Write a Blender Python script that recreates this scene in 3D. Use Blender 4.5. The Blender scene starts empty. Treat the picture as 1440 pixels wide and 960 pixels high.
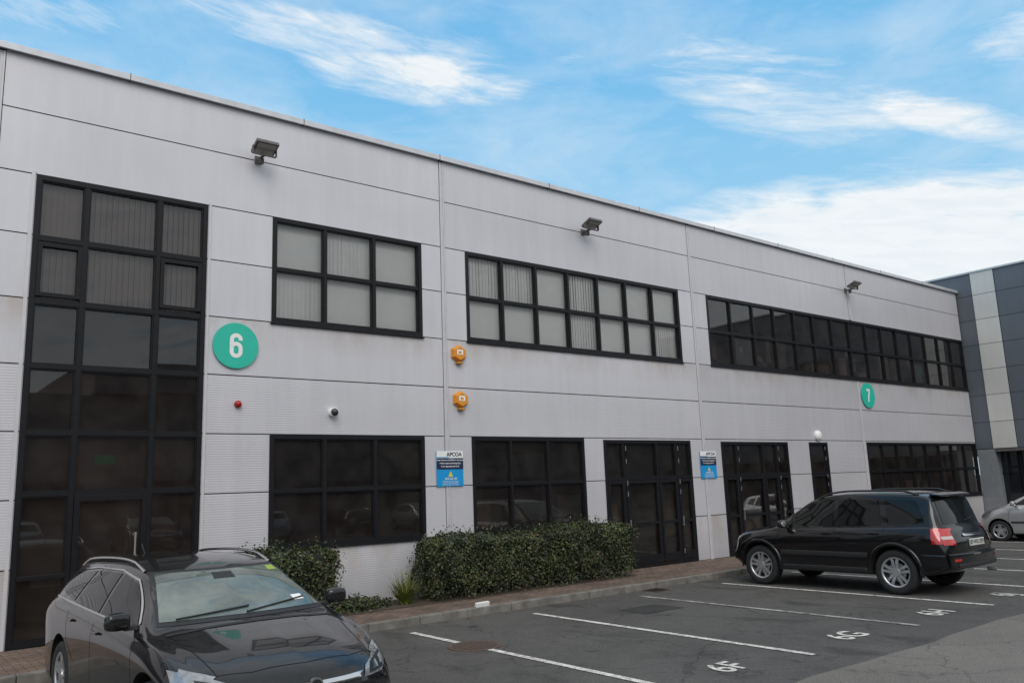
import bpy, bmesh, math, random
import numpy as np
from mathutils import Vector, Matrix
from mathutils.bvhtree import BVHTree
random.seed(4); rng=np.random.default_rng(7)
sc=bpy.context.scene
sc.view_settings.view_transform='Standard'
try: sc.view_settings.look='None'
except Exception: pass
sc.view_settings.exposure=0

# ------------------------------------------------------------ helpers
def link(o,parent=None):
    sc.collection.objects.link(o)
    if parent is not None: o.parent=parent
    return o
def empty(name,loc=(0,0,0),rotz=0):
    o=bpy.data.objects.new(name,None); o.location=loc; o.rotation_euler=(0,0,rotz); o.empty_display_size=.2
    return link(o)
def mesh_obj(name,verts,faces,mat,parent=None,smooth=False):
    me=bpy.data.meshes.new(name); me.from_pydata([tuple(v) for v in verts],[],faces)
    if mat is not None:
        for m in (mat if isinstance(mat,(list,tuple)) else [mat]): me.materials.append(m)
    if smooth: me.polygons.foreach_set('use_smooth',[True]*len(me.polygons))
    me.update()
    return link(bpy.data.objects.new(name,me),parent)
def boxes(name,lst,mat,parent=None,bevel=0.0):
    V=[];F=[]
    for (x0,x1,y0,y1,z0,z1) in lst:
        n=len(V)
        V+=[(x0,y0,z0),(x1,y0,z0),(x1,y1,z0),(x0,y1,z0),(x0,y0,z1),(x1,y0,z1),(x1,y1,z1),(x0,y1,z1)]
        F+=[[n+i for i in f] for f in ((0,3,2,1),(4,5,6,7),(0,1,5,4),(1,2,6,5),(2,3,7,6),(3,0,4,7))]
    o=mesh_obj(name,V,F,mat,parent)
    if bevel>0:
        b=o.modifiers.new('b','BEVEL'); b.width=bevel; b.segments=2; b.limit_method='ANGLE'
    return o
def bm_obj(name,bm,mat,parent=None,smooth=True):
    me=bpy.data.meshes.new(name); bm.to_mesh(me); bm.free()
    for m in (mat if isinstance(mat,(list,tuple)) else [mat]): me.materials.append(m)
    if smooth: me.polygons.foreach_set('use_smooth',[True]*len(me.polygons))
    return link(bpy.data.objects.new(name,me),parent)
def text(name,body,size,loc,rot,mat,parent=None,ext=.002,off=0,sx=1,align='CENTER',sy=1):
    cu=bpy.data.curves.new(name,'FONT'); cu.body=body; cu.size=size; cu.extrude=ext; cu.offset=off
    cu.align_x=align; cu.align_y='CENTER'; cu.materials.append(mat)
    o=bpy.data.objects.new(name,cu); o.location=loc; o.rotation_euler=rot; o.scale=(sx,sy,1)
    return link(o,parent)

# ------------------------------------------------------------ materials
class NT:
    def __init__(s,tree): s.t=tree; s.n=tree.nodes; s.l=tree.links
    def new(s,ty,**k):
        n=s.n.new(ty)
        for a,b in k.items(): setattr(n,a,b)
        return n
    def put(s,sock,v):
        if hasattr(v,'is_linked') or hasattr(v,'links'): s.l.new(v,sock)
        else: sock.default_value=v
    def m(s,op,a,b=None,c=None,clamp=False):
        n=s.new('ShaderNodeMath',operation=op); n.use_clamp=clamp
        s.put(n.inputs[0],a)
        if b is not None: s.put(n.inputs[1],b)
        if c is not None: s.put(n.inputs[2],c)
        return n.outputs[0]
    def ramp(s,f,stops):
        n=s.new('ShaderNodeValToRGB'); e=n.color_ramp.elements
        while len(e)<len(stops): e.new(.5)
        for i,(p,c) in enumerate(stops):
            e[i].position=p; e[i].color=(c[0],c[1],c[2],1) if hasattr(c,'__len__') else (c,c,c,1)
        s.put(n.inputs[0],f); return n.outputs[0]
    def noise(s,vec,scale,detail=4,rough=.5,dist=0):
        n=s.new('ShaderNodeTexNoise'); n.inputs['Scale'].default_value=scale; n.inputs['Detail'].default_value=detail
        n.inputs['Roughness'].default_value=rough; n.inputs['Distortion'].default_value=dist
        if vec is not None: s.l.new(vec,n.inputs['Vector'])
        return n.outputs['Fac']
    def mix(s,f,a,b,mode='MIX'):
        n=s.new('ShaderNodeMix',data_type='RGBA',blend_type=mode)
        s.put(n.inputs[0],f); 
        for i,v in ((6,a),(7,b)):
            if isinstance(v,(tuple,list)) and len(v)==3: v=(*v,1)
            s.put(n.inputs[i],v)
        return n.outputs[2]
    def mapr(s,v,a,b,c,d):
        n=s.new('ShaderNodeMapRange'); s.put(n.inputs[0],v)
        for i,x in enumerate((a,b,c,d)): n.inputs[i+1].default_value=x
        return n.outputs[0]
    def obj(s,scale=(1,1,1)):
        tc=s.new('ShaderNodeTexCoord'); mp=s.new('ShaderNodeMapping'); mp.inputs['Scale'].default_value=scale
        s.l.new(tc.outputs['Object'],mp.inputs[0]); return mp.outputs[0]
    def bump(s,h,strength,dist):
        b=s.new('ShaderNodeBump'); b.inputs['Strength'].default_value=strength; b.inputs['Distance'].default_value=dist
        s.l.new(h,b.inputs['Height']); return b.outputs[0]
def base(name):
    m=bpy.data.materials.new(name); m.use_nodes=True; nt=NT(m.node_tree); p=m.node_tree.nodes['Principled BSDF']; return m,nt,p
def M(name,col,rough=.5,metal=0,coat=0,var=.0,vs=6,emit=0,spec=.5):
    m,nt,p=base(name)
    p.inputs['Roughness'].default_value=rough; p.inputs['Metallic'].default_value=metal
    p.inputs['Coat Weight'].default_value=coat; p.inputs['Specular IOR Level'].default_value=spec
    p.inputs['Base Color'].default_value=(*col,1)
    if var>0:
        f=nt.noise(nt.obj(),vs,4,.6)
        c=nt.mix(nt.mapr(f,.3,.7,0,1),tuple(c*(1-var) for c in col),tuple(min(1,c*(1+var)) for c in col))
        nt.l.new(c,p.inputs['Base Color'])
    if emit: p.inputs['Emission Color'].default_value=(*col,1); p.inputs['Emission Strength'].default_value=emit
    return m

def panel_mat(name,col,rib=True,ribtop=6.94):
    m,nt,p=base(name)
    tc=nt.new('ShaderNodeTexCoord'); sep=nt.new('ShaderNodeSeparateXYZ'); nt.l.new(tc.outputs['Object'],sep.inputs[0])
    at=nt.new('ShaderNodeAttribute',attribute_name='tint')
    n1=nt.noise(nt.obj((3.0,3.0,.35)),1.3,4,.6)
    n2=nt.noise(nt.obj((.25,.25,.6)),1,2,.5)
    v=nt.m('MULTIPLY',nt.mapr(n1,.3,.72,.95,1.03),nt.mapr(n2,.3,.7,.94,1.04))
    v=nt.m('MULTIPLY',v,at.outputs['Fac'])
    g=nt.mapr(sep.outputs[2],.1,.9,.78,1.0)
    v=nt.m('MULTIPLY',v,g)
    gr=nt.noise(nt.obj((1.2,1,.5)),1.1,4,.65)
    if rib:
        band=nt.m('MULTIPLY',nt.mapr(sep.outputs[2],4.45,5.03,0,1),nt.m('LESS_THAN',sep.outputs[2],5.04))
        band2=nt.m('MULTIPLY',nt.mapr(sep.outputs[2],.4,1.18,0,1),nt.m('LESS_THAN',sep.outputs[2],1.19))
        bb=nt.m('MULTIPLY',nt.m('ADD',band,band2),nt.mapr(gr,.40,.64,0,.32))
    else: bb=nt.mapr(gr,.5,.7,0,.06)
    cc=nt.new('ShaderNodeCombineColor')
    for i in range(3):
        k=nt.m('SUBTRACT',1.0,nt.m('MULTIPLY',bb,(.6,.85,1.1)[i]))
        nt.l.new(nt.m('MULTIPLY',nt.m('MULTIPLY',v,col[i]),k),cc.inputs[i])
    nt.l.new(cc.outputs[0],p.inputs['Base Color'])
    p.inputs['Roughness'].default_value=.45; p.inputs['Metallic'].default_value=.2; p.inputs['Specular IOR Level'].default_value=.35
    if rib:
        h=nt.m('SINE',nt.m('MULTIPLY',sep.outputs[2],2*math.pi/.040))
        msk=nt.m('LESS_THAN',sep.outputs[2],4.06)
        msk=nt.m('MAXIMUM',msk,nt.m('MULTIPLY',nt.m('LESS_THAN',sep.outputs[2],ribtop),.25))
        h=nt.m('MULTIPLY',h,msk)
        h=nt.m('ADD',h,nt.m('MULTIPLY',nt.noise(nt.obj(),1.2,1,.5),3.5))
        nt.l.new(nt.bump(h,.24,.0030),p.inputs['Normal'])
    else:
        nt.l.new(nt.bump(nt.noise(nt.obj(),1.2,2,.5),.3,.01),p.inputs['Normal'])
    return m
def glass_mat(name,trans,boost=1.5,dirt=.03):
    m=bpy.data.materials.new(name); m.use_nodes=True; nt=NT(m.node_tree); nt.n.clear()
    o=nt.new('ShaderNodeOutputMaterial'); t=nt.new('ShaderNodeBsdfTransparent'); t.inputs[0].default_value=(trans[0],trans[1],trans[2],1)
    g=nt.new('ShaderNodeBsdfGlossy'); g.inputs['Roughness'].default_value=.012; g.inputs['Color'].default_value=(.9,.92,.93,1)
    b=nt.bump(nt.noise(nt.obj((.6,.6,.6)),1.0,1,.5),.12,.02); nt.l.new(b,g.inputs['Normal'])
    f=nt.new('ShaderNodeFresnel'); f.inputs[0].default_value=1.5
    fac=nt.m('MULTIPLY',f.outputs[0],boost,clamp=True)
    mx=nt.new('ShaderNodeMixShader'); nt.l.new(fac,mx.inputs[0]); nt.l.new(t.outputs[0],mx.inputs[1]); nt.l.new(g.outputs[0],mx.inputs[2])
    d=nt.new('ShaderNodeBsdfDiffuse'); d.inputs[0].default_value=(.35,.31,.28,1)
    mx2=nt.new('ShaderNodeMixShader'); nt.l.new(nt.mapr(nt.noise(nt.obj(),2,3,.6),.35,.75,dirt*.5,dirt*1.8),mx2.inputs[0]); nt.l.new(mx.outputs[0],mx2.inputs[1]); nt.l.new(d.outputs[0],mx2.inputs[2])
    nt.l.new(mx2.outputs[0],o.inputs[0]); return m

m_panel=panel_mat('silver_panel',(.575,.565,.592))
m_gap=M('panel_joint',(.035,.035,.037),.8)
m_trim=M('pale_trim',(.55,.54,.56),.4,.1,var=.06)
m_cop=M('coping_metal',(.55,.555,.575),.35,.4,var=.08)
m_frame=M('window_frame',(.009,.009,.011),.45,0,var=.2,spec=.25)
m_glass=glass_mat('window_glass',(.93,.93,.92),1.2,.03)
m_glassd=glass_mat('tinted_glass',(.54,.49,.47),1.5,.035)
m_blind=M('vertical_blind',(.88,.86,.85),.8,var=.03)
m_roller=M('roller_blind',(.86,.85,.83),.85,var=.04,vs=2)
m_blindd=M('vertical_blind_dark',(.60,.58,.58),.8,var=.05)
m_room=M('room_wall',(.24,.185,.165),.9,var=.2,vs=1)
m_roof=M('roof_membrane',(.2,.2,.2),.9)
m_white=M('white_plastic',(.78,.78,.76),.35,var=.03)
m_black=M('black_plastic',(.015,.015,.016),.5)
m_teal=M('teal_vinyl',(.02,.46,.34),.45,var=.04)
m_orange=M('orange_plastic',(.66,.25,.02),.4,var=.08)
m_red=M('red_lens',(.35,.01,.01),.2)
m_signblue=M('sign_blue',(.005,.28,.62),.4)
m_yellow=M('sign_yellow',(.75,.55,.03),.4)
m_navy=M('sign_navy',(.01,.02,.06),.4)
m_steel=M('galv_steel',(.35,.35,.36),.4,.7,var=.1)
m_lampgrey=M('lamp_housing',(.10,.09,.085),.5,var=.15)

# ------------------------------------------------------------ building
B=empty('office_building')
ZS=[0.12,1.18,2.13,3.09,4.06,5.03,6.0,6.94,7.92,8.84]
XS=[-8.5,1.22,9.07,16.92,24.80,32.86]
CW=(1.78,4.33,.13,6.94)
W2=(5.46,8.55,5.03,6.94); W2b=(5.46,8.55,1.18,3.09)
W3=(9.62,16.35,5.03,6.94); W3b=(9.66,12.75,1.18,3.09)
W4=(17.48,32.80,5.03,6.94); W5=(24.93,32.80,1.18,3.05)
D1=(13.35,16.40,.13,3.05); D2=(17.62,20.63,.13,3.03); D3=(21.70,22.68,.13,3.03)
WL=(-5.5,-.6,5.03,6.94); WLb=(-5.5,-.6,1.18,3.09)
HO=[CW,W2,W2b,W3,W3b,W4,W5,D1,D2,D3,WL,WLb]
def cells(r,holes):
    x0,x1,z0,z1=r
    xs=sorted({x0,x1,*[v for h in holes for v in h[:2] if x0<v<x1]})
    zs=sorted({z0,z1,*[v for h in holes for v in h[2:] if z0<v<z1]})
    o=[]
    for a,b in zip(xs,xs[1:]):
        for c,d in zip(zs,zs[1:]):
            mx,mz=(a+b)/2,(c+d)/2
            if any(h[0]<mx<h[1] and h[2]<mz<h[3] for h in holes): continue
            o.append((a,b,c,d))
    return o
def wall(name,xs,zs,holes,mat,gap,y,parent,gapx=None,bay_shade=None):
    V=[];F=[];T=[]
    gx=gap if gapx is None else gapx
    for i,(a,b) in enumerate(zip(xs,xs[1:])):
        for c,d in zip(zs,zs[1:]):
            t=(bay_shade[i] if bay_shade else 1)+random.uniform(-.03,.03)
            for (p,q,r,s) in cells((a+gx,b-gx,c+gap,d-gap),holes):
                n=len(V); V+=[(p,y,r),(q,y,r),(q,y,s),(p,y,s)]; F.append([n,n+1,n+2,n+3]); T.append(t)
    o=mesh_obj(name,V,F,mat,parent)
    at=o.data.attributes.new('tint','FLOAT','FACE'); at.data.foreach_set('value',T)
    return o
wall('cladding_panels',XS,ZS,HO,m_panel,.009,0,B,.062,(1.02,1.02,.99,.94,.92))  # last tuple: rightward shading of the facade painted into the panel tint, bay by bay
wall('cladding_backing',[-8.5,32.86],[.0,8.84],HO,m_gap,0,.014,B)
strips=[]
for x in XS[1:-1]:
    segs=[(.12,8.78)]
    if 24<x<25.5: segs=[(.12,5.0),(6.97,8.78)]
    for c,d in segs: strips+= [(x-.050,x-.022,-.016,.012,c,d),(x+.022,x+.050,-.0165,.012,c,d),(x-.022,x+.022,-.002,.012,c,d)]
boxes('joint_strips',strips,m_trim,B,.003)
boxes('screen_jamb_trim',[(1.715,1.765,-.02,.012,.12,6.99),(4.345,4.385,-.02,.012,.12,6.99)],m_trim,B,.003)
boxes('parapet_coping',[(-8.6,32.86,-.075,.4,8.845,8.90),(-8.6,32.86,-.085,-.0755,8.79,8.893),(-8.6,32.86,-.05,-.01,8.80,8.843)],m_cop,B,.004)
cj=[(x-.006,x+.006,-.089,.4,8.785,8.905) for x in np.arange(-6,32.5,3.0)]
boxes('coping_joints',cj,m_lampgrey,B)
mesh_obj('roof_deck',[(-8.5,.4,8.6),(32.86,.4,8.6),(32.86,20,8.6),(-8.5,20,8.6)],[[0,1,2,3]],m_roof,B)
mesh_obj('other_walls',[(-8.5,0.02,0),(-8.5,20,0),(-8.5,20,8.84),(-8.5,.02,8.84),(32.86,20,0),(32.86,20,8.84),(32.86,.4,8.84),(32.86,.4,8.6)],[[0,1,2,3],[1,4,5,2]],m_trim,B)
def room(n,x0,x1,z0,z1,y1=5.5):
    y0=.16
    V=[(x0,y0,z0),(x1,y0,z0),(x1,y1,z0),(x0,y1,z0),(x0,y0,z1),(x1,y0,z1),(x1,y1,z1),(x0,y1,z1)]
    mesh_obj(n,V,[[0,1,2,3],[7,6,5,4],[1,2,6,5],[2,3,7,6],[3,0,4,7]],m_room,B)
room('lobby_room',1.2,4.9,.12,7.2,3.0)
room('ground_rooms',4.95,32.8,.12,3.5,3.6); room('upper_rooms',4.95,32.8,4.3,7.4,3.6); room('left_rooms',-8,1.15,.12,3.5); room('left_upper_rooms',-8,1.15,4.3,7.4)
ins=[]
for i in range(26):
    x=random.uniform(5.2,31); ins.append((x,x+random.uniform(.5,1.5),random.uniform(.5,1),random.uniform(1.2,1.8),.13,random.uniform(.8,1.9)))
for i in range(20):
    x=random.uniform(17.6,32); ins.append((x,x+random.uniform(.4,1.2),.5,1.1,4.31,random.uniform(5.2,6.2)))
boxes('furniture',ins,M('furniture_mat',(.30,.24,.19),.7,var=.5,vs=.6),B)

def window(n,r,xm,zm,fw=.075,mw=.055,gl=None,y0=-.012,y1=.11,skip=()):
    x0,x1,z0,z1=r; bx=[(x0,x0+fw,y0,y1,z0,z1),(x1-fw,x1,y0,y1,z0,z1),(x0+fw,x1-fw,y0+.002,y1,z1-fw,z1),(x0+fw,x1-fw,y0+.002,y1,z0,z0+fw)]
    xs=[x0+fw]+[v for x in xm for v in (x-mw/2,x+mw/2)]+[x1-fw]
    zs=[z0+fw]+[v for z in zm for v in (z-mw/2,z+mw/2)]+[z1-fw]
    for x in xm: bx.append((x-mw/2,x+mw/2,y0+.006,y1,z0+fw,z1-fw))
    panes=[]
    for i in range(0,len(xs),2):
        for z in zm: bx.append((xs[i],xs[i+1],y0+.009,y1,z-mw/2,z+mw/2))
        for j in range(0,len(zs),2): panes.append((xs[i],xs[i+1],zs[j],zs[j+1]))
    boxes(n+'_frame',bx,m_frame,B)
    V=[];F=[]
    for (a,b,c,d) in panes:
        k=len(V); t=random.uniform(-.004,.004); u=random.uniform(-.004,.004)
        V+=[(a,.05+t,c),(b,.05-t,c),(b,.05-t+u,d),(a,.05+t+u,d)]; F.append([k,k+1,k+2,k+3])
    mesh_obj(n+'_glass',V,F,gl or m_glassd,B)
    g=[];q=.022
    for (a,b,c,d) in panes:
        g+=[(a,a+q,.012,.045,c,d),(b-q,b,.012,.045,c,d),(a+q,b-q,.013,.045,c,c+q),(a+q,b-q,.013,.045,d-q,d)]
    boxes(n+'_beads',g,m_frame,B)
    boxes(n+'_sill',[(x0-.02,x1+.02,-.045,.0,z0-.035,z0-.004)],m_frame,B,.004) if z0>1 else None
    return panes
def blinds(n,panes,mat,ang=28,w=.092,pitch=.083,y=.15,roller=0):
    V=[];F=[];RV=[];RF=[]
    for (a,b,c,d) in panes:
        if random.random()<roller:
            k=len(RV); yy=y+random.uniform(-.01,.01); RV+=[(a-.03,yy,c-.03),(b+.03,yy,c-.03),(b+.03,yy,d+.03),(a-.03,yy,d+.03)]; RF.append([k,k+1,k+2,k+3]); continue
        x=a-.03+random.uniform(0,.05); A=math.radians(ang+random.uniform(-6,6))
        while x<b+.02:
            aa=A+random.gauss(0,.05); dx=w/2*math.cos(aa); dy=w/2*math.sin(aa); k=len(V)
            V+=[(x-dx,y-dy,c-.03),(x+dx,y+dy,c-.03),(x+dx,y+dy,d+.03),(x-dx,y-dy,d+.03)]; F.append([k,k+1,k+2,k+3]); x+=pitch
    if V: mesh_obj(n,V,F,mat,B)
    if RV: mesh_obj(n+'_roller',RV,RF,m_roller,B)
pc=window('entrance_screen',CW,[2.49,3.56],[2.20,3.07,4.04,5.0,5.96],mw=.065)
blinds('entrance_blinds',[p for p in pc if p[2]>4.9],m_blindd,22)
op=[]
for (a,b) in ((1.86,2.455),(3.60,4.25)):
    for (c,d) in ((5.08,5.90),):
        f=.06; op+=[(a,a+f,-.02,.03,c,d),(b-f,b,-.02,.03,c,d),(a+f,b-f,-.019,.03,c,c+f),(a+f,b-f,-.019,.03,d-f,d)]
op+=[(2.53,2.61,-.022,.03,.22,2.17),(3.46,3.53,-.022,.03,.22,2.17),(2.61,3.46,-.021,.03,2.08,2.17),(2.61,3.46,-.021,.03,.22,.42),(1.86,2.455,-.018,.03,1.02,1.08),(3.60,4.25,-.018,.03,1.02,1.08)]
boxes('entrance_door_frame',op,m_frame,B,.003)
boxes('door_pull',[(3.36,3.385,-.08,-.055,.9,1.6),(3.36,3.385,-.055,-.022,.95,.98),(3.36,3.385,-.055,-.022,1.52,1.55)],m_steel,B,.004)
p=window('window_a',W2,[6.47,7.48],[5.99],gl=m_glass); blinds('blinds_a',p,m_blind,9,roller=.5)
window('window_b',W2b,[6.47,7.48],[2.13])
p=window('window_c',W3,[10.58,11.54,12.50,13.44,14.39,15.34],[5.96],gl=m_glass); blinds('blinds_c',p,m_blind,9,roller=.6)
window('window_d',W3b,[10.66,11.68],[2.13])
n4=15; window('window_e',W4,[17.48+(15.32)*i/n4 for i in range(1,n4)],[5.96])
window('window_f',W5,[24.93+7.87*i/8 for i in range(1,8)],[2.13])
p=window('window_g',WL,[-4.5,-3.5,-2.6,-1.6],[5.99],gl=m_glass); blinds('blinds_g',p,m_blind,12)
window('window_h',WLb,[-4.5,-3.5,-2.6,-1.6],[2.13])
for nm,r,xm in (('door_a',D1,[13.98,15.13,15.82]),('door_b',D2,[18.25,19.40,20.06]),('door_c',D3,[])):
    window(nm,r,xm,[2.15],mw=.06)
    bx=[];e=[r[0]+.075]+[v for x in xm for v in (x-.03,x+.03)]+[r[1]-.075]
    for i in range(0,len(e),2):
        a,b=e[i]+.004,e[i+1]-.004; bx+=[(a,a+.06,-.02,.03,.21,2.11),(b-.06,b,-.02,.03,.21,2.11),(a+.06,b-.06,-.019,.03,.21,.40),(a+.06,b-.06,-.019,.03,1.08,1.15),(a+.06,b-.06,-.019,.03,2.04,2.11)]
    boxes(nm+'_leaves',bx,m_frame,B,.003)
    hx=[xm[0]+.05,xm[-1]+.05] if xm else [r[1]-.2]
    boxes(nm+'_handles',[(x,x+.022,-.07,-.048,1.0,1.22) for x in hx]+[(x,x+.022,-.048,-.02,1.02,1.04) for x in hx]+[(x,x+.02,-.035,-.0205,z,z+.11) for x in hx for z in (.35,1.75,2.0,2.5,2.8)],m_steel,B)
boxes('window_poster',[(18.68,19.42,.058,.062,5.15,5.86)],M('poster_grey',(.24,.31,.35),.6,var=.1),B)
text('poster_mark','X',.22,(18.92,.056,5.55),(math.pi/2,0,0),m_white,B)
boxes('window_poster_small',[(28.8,29.4,.058,.062,5.15,5.8)],M('poster_blue',(.18,.27,.31),.6,var=.1),B)
boxes('exit_sign',[(2.98,3.28,1.0,1.02,2.66,2.80)],M('exit_green',(.01,.20,.07),.4,emit=.06),B)

# ------------------------------------------------------------ wall fixtures
def stroke(name,path,hw,mat,par,y0):
    P=[np.array(p,float) for p in path]; V=[];n=len(P)
    for i,p in enumerate(P):
        t=(P[min(i+1,n-1)]-P[max(i-1,0)]); t/=np.linalg.norm(t); q=np.array([-t[1],t[0]])*hw; y=y0-.004*i/n
        V+=[(p[0]+q[0],y,p[1]+q[1]),(p[0]-q[0],y,p[1]-q[1])]
    mesh_obj(name,V,[[2*i,2*i+1,2*i+3,2*i+2] for i in range(n-1)],mat,par)
def arc(cx,cz,rx,rz,a0,a1,n=14): return [(cx+rx*math.cos(math.radians(a0+(a1-a0)*i/n)),cz+rz*math.sin(math.radians(a0+(a1-a0)*i/n))) for i in range(n+1)]
def disc(name,x,z,r,body):
    o=empty(name,(x,-.03,z))
    bm=bmesh.new(); bmesh.ops.create_cone(bm,cap_ends=True,segments=72,radius1=r,radius2=r,depth=.03)
    bmesh.ops.rotate(bm,verts=bm.verts,matrix=Matrix.Rotation(math.pi/2,3,'X')); bm_obj('disc',bm,m_teal,o,False)
    bm=bmesh.new(); bmesh.ops.create_cone(bm,cap_ends=True,segments=12,radius1=.02,radius2=.02,depth=.03)
    bmesh.ops.rotate(bm,verts=bm.verts,matrix=Matrix.Rotation(math.pi/2,3,'X')); bm_obj('spacer',bm,m_steel,o,False).location=(0,.018,0)
    w=.075;h=.175
    if body=='6':
        pth=[(w,h-.085)]+arc(0,h-w,w,w,0,180)+arc(0,-h+w,w,w,180,360)+arc(0,.03-w+.0,w,w,0,150)
        stroke('numeral',pth,.034,m_white,o,-.017)
    else:
        stroke('numeral',[(-.095,h),(.10,h)],.034,m_white,o,-.017)
        stroke('numeral_leg',[(.062,h-.034),(.045,h-.12),(.0,-.03),(-.02,-h-.034)],.038,m_white,o,-.017)
disc('unit_number_sign',4.84,4.56,.385,'6'); disc('unit_number_sign',25.32,4.54,.40,'7')
def parking_sign(x0,z0):
    o=empty('parking_notice_sign',(x0,-.022,z0)); w,h=.62,.68
    boxes('plate',[(0,w,-.006,.008,0,h)],m_signblue,o,.002)
    boxes('header',[(.0,w,-.009,-.0065,h*.80,h)],m_white,o); boxes('band',[(0,w,-.0092,-.0065,h*.48,h*.795)],m_navy,o)
    boxes('blue_stripe',[(.0,w*.45,-.0115,-.0095,h*.81,h*.83)],m_signblue,o)
    R=(math.pi/2,0,0)
    text('title','APCOA',.105,(w*.66,-.011,h*.90),R,m_navy,o,ext=.001,off=.003)
    for i,t in enumerate(('Private Property CLAMPING in Operation','Vehicles Authorised Parking Only','To The Bays Marked & 24 Hr')):
        text('notice_line',t,.036,(w/2,-.0105,h*(.74-.09*i)),R,m_white,o,ext=.0005,off=.001)
    mesh_obj('warning_figure',[(w*.42,-.009,h*.27),(w*.60,-.009,h*.27),(w*.51,-.009,h*.43)],[[0,1,2]],m_yellow,o)
    text('phone','0818 462 100',.05,(w*.52,-.009,h*.21),R,m_white,o,ext=.0005,off=.001)
    for i in range(4): text('small_print','Unauthorised vehicles will be clamped',.024,(w*.5,-.009,h*(.145-.035*i)),R,m_white,o,ext=.0005)
parking_sign(8.80,2.12); parking_sign(16.72,2.10)
m_lglass=M('lamp_glass_mat',(.36,.34,.31),.15)
def flood(x,z):
    o=empty('floodlight',(x,0,z))
    boxes('bracket',[(-.06,.06,-.03,0,-.12,.02),(-.02,.02,-.30,-.03,-.07,-.03)],m_lampgrey,o,.004)
    boxes('yoke',[(-.215,-.205,-.34,-.28,-.06,.08),(.205,.215,-.34,-.28,-.06,.08),(-.205,.205,-.33,-.29,-.07,-.05)],m_lampgrey,o)
    A=math.radians(-22)
    h=boxes('lamp_head',[(-.20,.20,-.16,.16,-.035,.035),(-.14,.14,-.10,.12,.035,.06)],m_lampgrey,o,.01); h.location=(0,-.33,.07); h.rotation_euler=(A,0,0)
    l=boxes('lamp_glass',[(-.165,.165,-.125,.125,-.041,-.036)],m_lglass,o); l.location=(0,-.33,.07); l.rotation_euler=(A,0,0)
    boxes('sensor',[(-.04,.04,-.20,-.12,-.17,-.071)],m_lampgrey,o,.01)
for x in (5.17,13.06,24.68): flood(x,7.98)
def alarm(x,z):
    o=empty('alarm_box',(x,0,z)); bm=bmesh.new()
    bmesh.ops.create_cone(bm,cap_ends=True,segments=6,radius1=.20,radius2=.155,depth=.10)
    bmesh.ops.rotate(bm,verts=bm.verts,matrix=Matrix.Rotation(math.pi/2,3,'X'))
    bmesh.ops.scale(bm,verts=bm.verts,vec=(1,1,.95)); b=bm_obj('housing',bm,m_orange,o,False); b.location=(0,-.05,0)
    md=b.modifiers.new('b','BEVEL'); md.width=.015; md.segments=3
    boxes('label',[(-.085,.06,-.104,-.1015,-.03,.07)],m_white,o); boxes('label_mark',[(-.05,.02,-.1065,-.1045,-.01,.04)],m_orange,o)
    boxes('strobe',[(-.07,.07,-.09,-.01,-.215,-.17)],M('strobe_lens',(.45,.2,.02),.2),o,.01)
alarm(9.38,4.75); alarm(9.40,3.82)
def ball(n,r,mat,par,loc,sc3=(1,1,1)):
    bm=bmesh.new(); bmesh.ops.create_uvsphere(bm,u_segments=24,v_segments=14,radius=r); o=bm_obj(n,bm,mat,par); o.location=loc; o.scale=sc3; return o
def cyl(n,r,d,mat,par,loc,axis='Y',r2=None,seg=24):
    bm=bmesh.new(); bmesh.ops.create_cone(bm,cap_ends=True,segments=seg,radius1=r,radius2=r if r2 is None else r2,depth=d)
    if axis=='Y': bmesh.ops.rotate(bm,verts=bm.verts,matrix=Matrix.Rotation(math.pi/2,3,'X'))
    if axis=='X': bmesh.ops.rotate(bm,verts=bm.verts,matrix=Matrix.Rotation(math.pi/2,3,'Y'))
    o=bm_obj(n,bm,mat,par,False); o.location=loc; return o
o=empty('alarm_strobe',(4.90,0,3.58)); cyl('base',.06,.04,m_red,o,(0,-.02,0)); ball('lens',.055,m_red,o,(0,-.045,0),(1,.9,1))
o=empty('security_camera',(6.61,0,3.49)); cyl('base',.08,.05,m_white,o,(0,-.025,0)); cyl('collar',.075,.05,m_white,o,(0,-.075,0),r2=.085); ball('dome',.068,M('dome_glass',(.03,.03,.035),.08),o,(0,-.11,-.005))
o=empty('bulkhead_light',(22.19,0,3.23)); cyl('base',.15,.05,m_white,o,(0,-.025,0)); ball('diffuser',.135,m_white,o,(0,-.05,0),(1,.5,1))

# ------------------------------------------------------------ neighbouring building
m_bg=panel_mat('bluegrey_panel',(.125,.14,.16),False); m_lt=panel_mat('light_column_panel',(.62,.605,.57),False)
NB=empty('neighbouring_building')
def xwall(name,ys,zs,mat,x,gap=.008,holes=()):
    V=[];F=[];T=[]
    for a,b in zip(ys,ys[1:]):
        for c,d in zip(zs,zs[1:]):
            t=1+random.uniform(-.06,.05)
            for (p,q,r,s) in cells((a+gap,b-gap,c+gap,d-gap),holes):
                n=len(V); V+=[(x,p,r),(x,q,r),(x,q,s),(x,p,s)]; F.append([n,n+1,n+2,n+3]); T.append(t)
    o=mesh_obj(name,V,F,mat,NB); at=o.data.attributes.new('tint','FLOAT','FACE'); at.data.foreach_set('value',T)
zz=[2.82,3.8,4.8,5.75,6.7,7.65,8.6,9.46]
hN=[(-13,-5,5.0,7.0)]
boxes('core',[(32.90,46,-15,7.9,2.75,9.40)],m_gap,NB)
xwall('blue_panels_far',[-.58,8],zz,m_bg,32.872); xwall('light_column',[-1.41,-.58],zz,m_lt,32.85); xwall('blue_panels_near',[-15,-10.5,-6,-1.41],zz,m_bg,32.872,holes=hN)
boxes('upper_window',[(32.885,32.895,-13,-5,5,7)],M('nb_glass',(.02,.022,.025),.05),NB)
boxes('upper_window_bars',[(32.86,32.884,y-.03,y+.03,5,7) for y in np.arange(-13,-4.9,1.0)],m_frame,NB)
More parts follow.
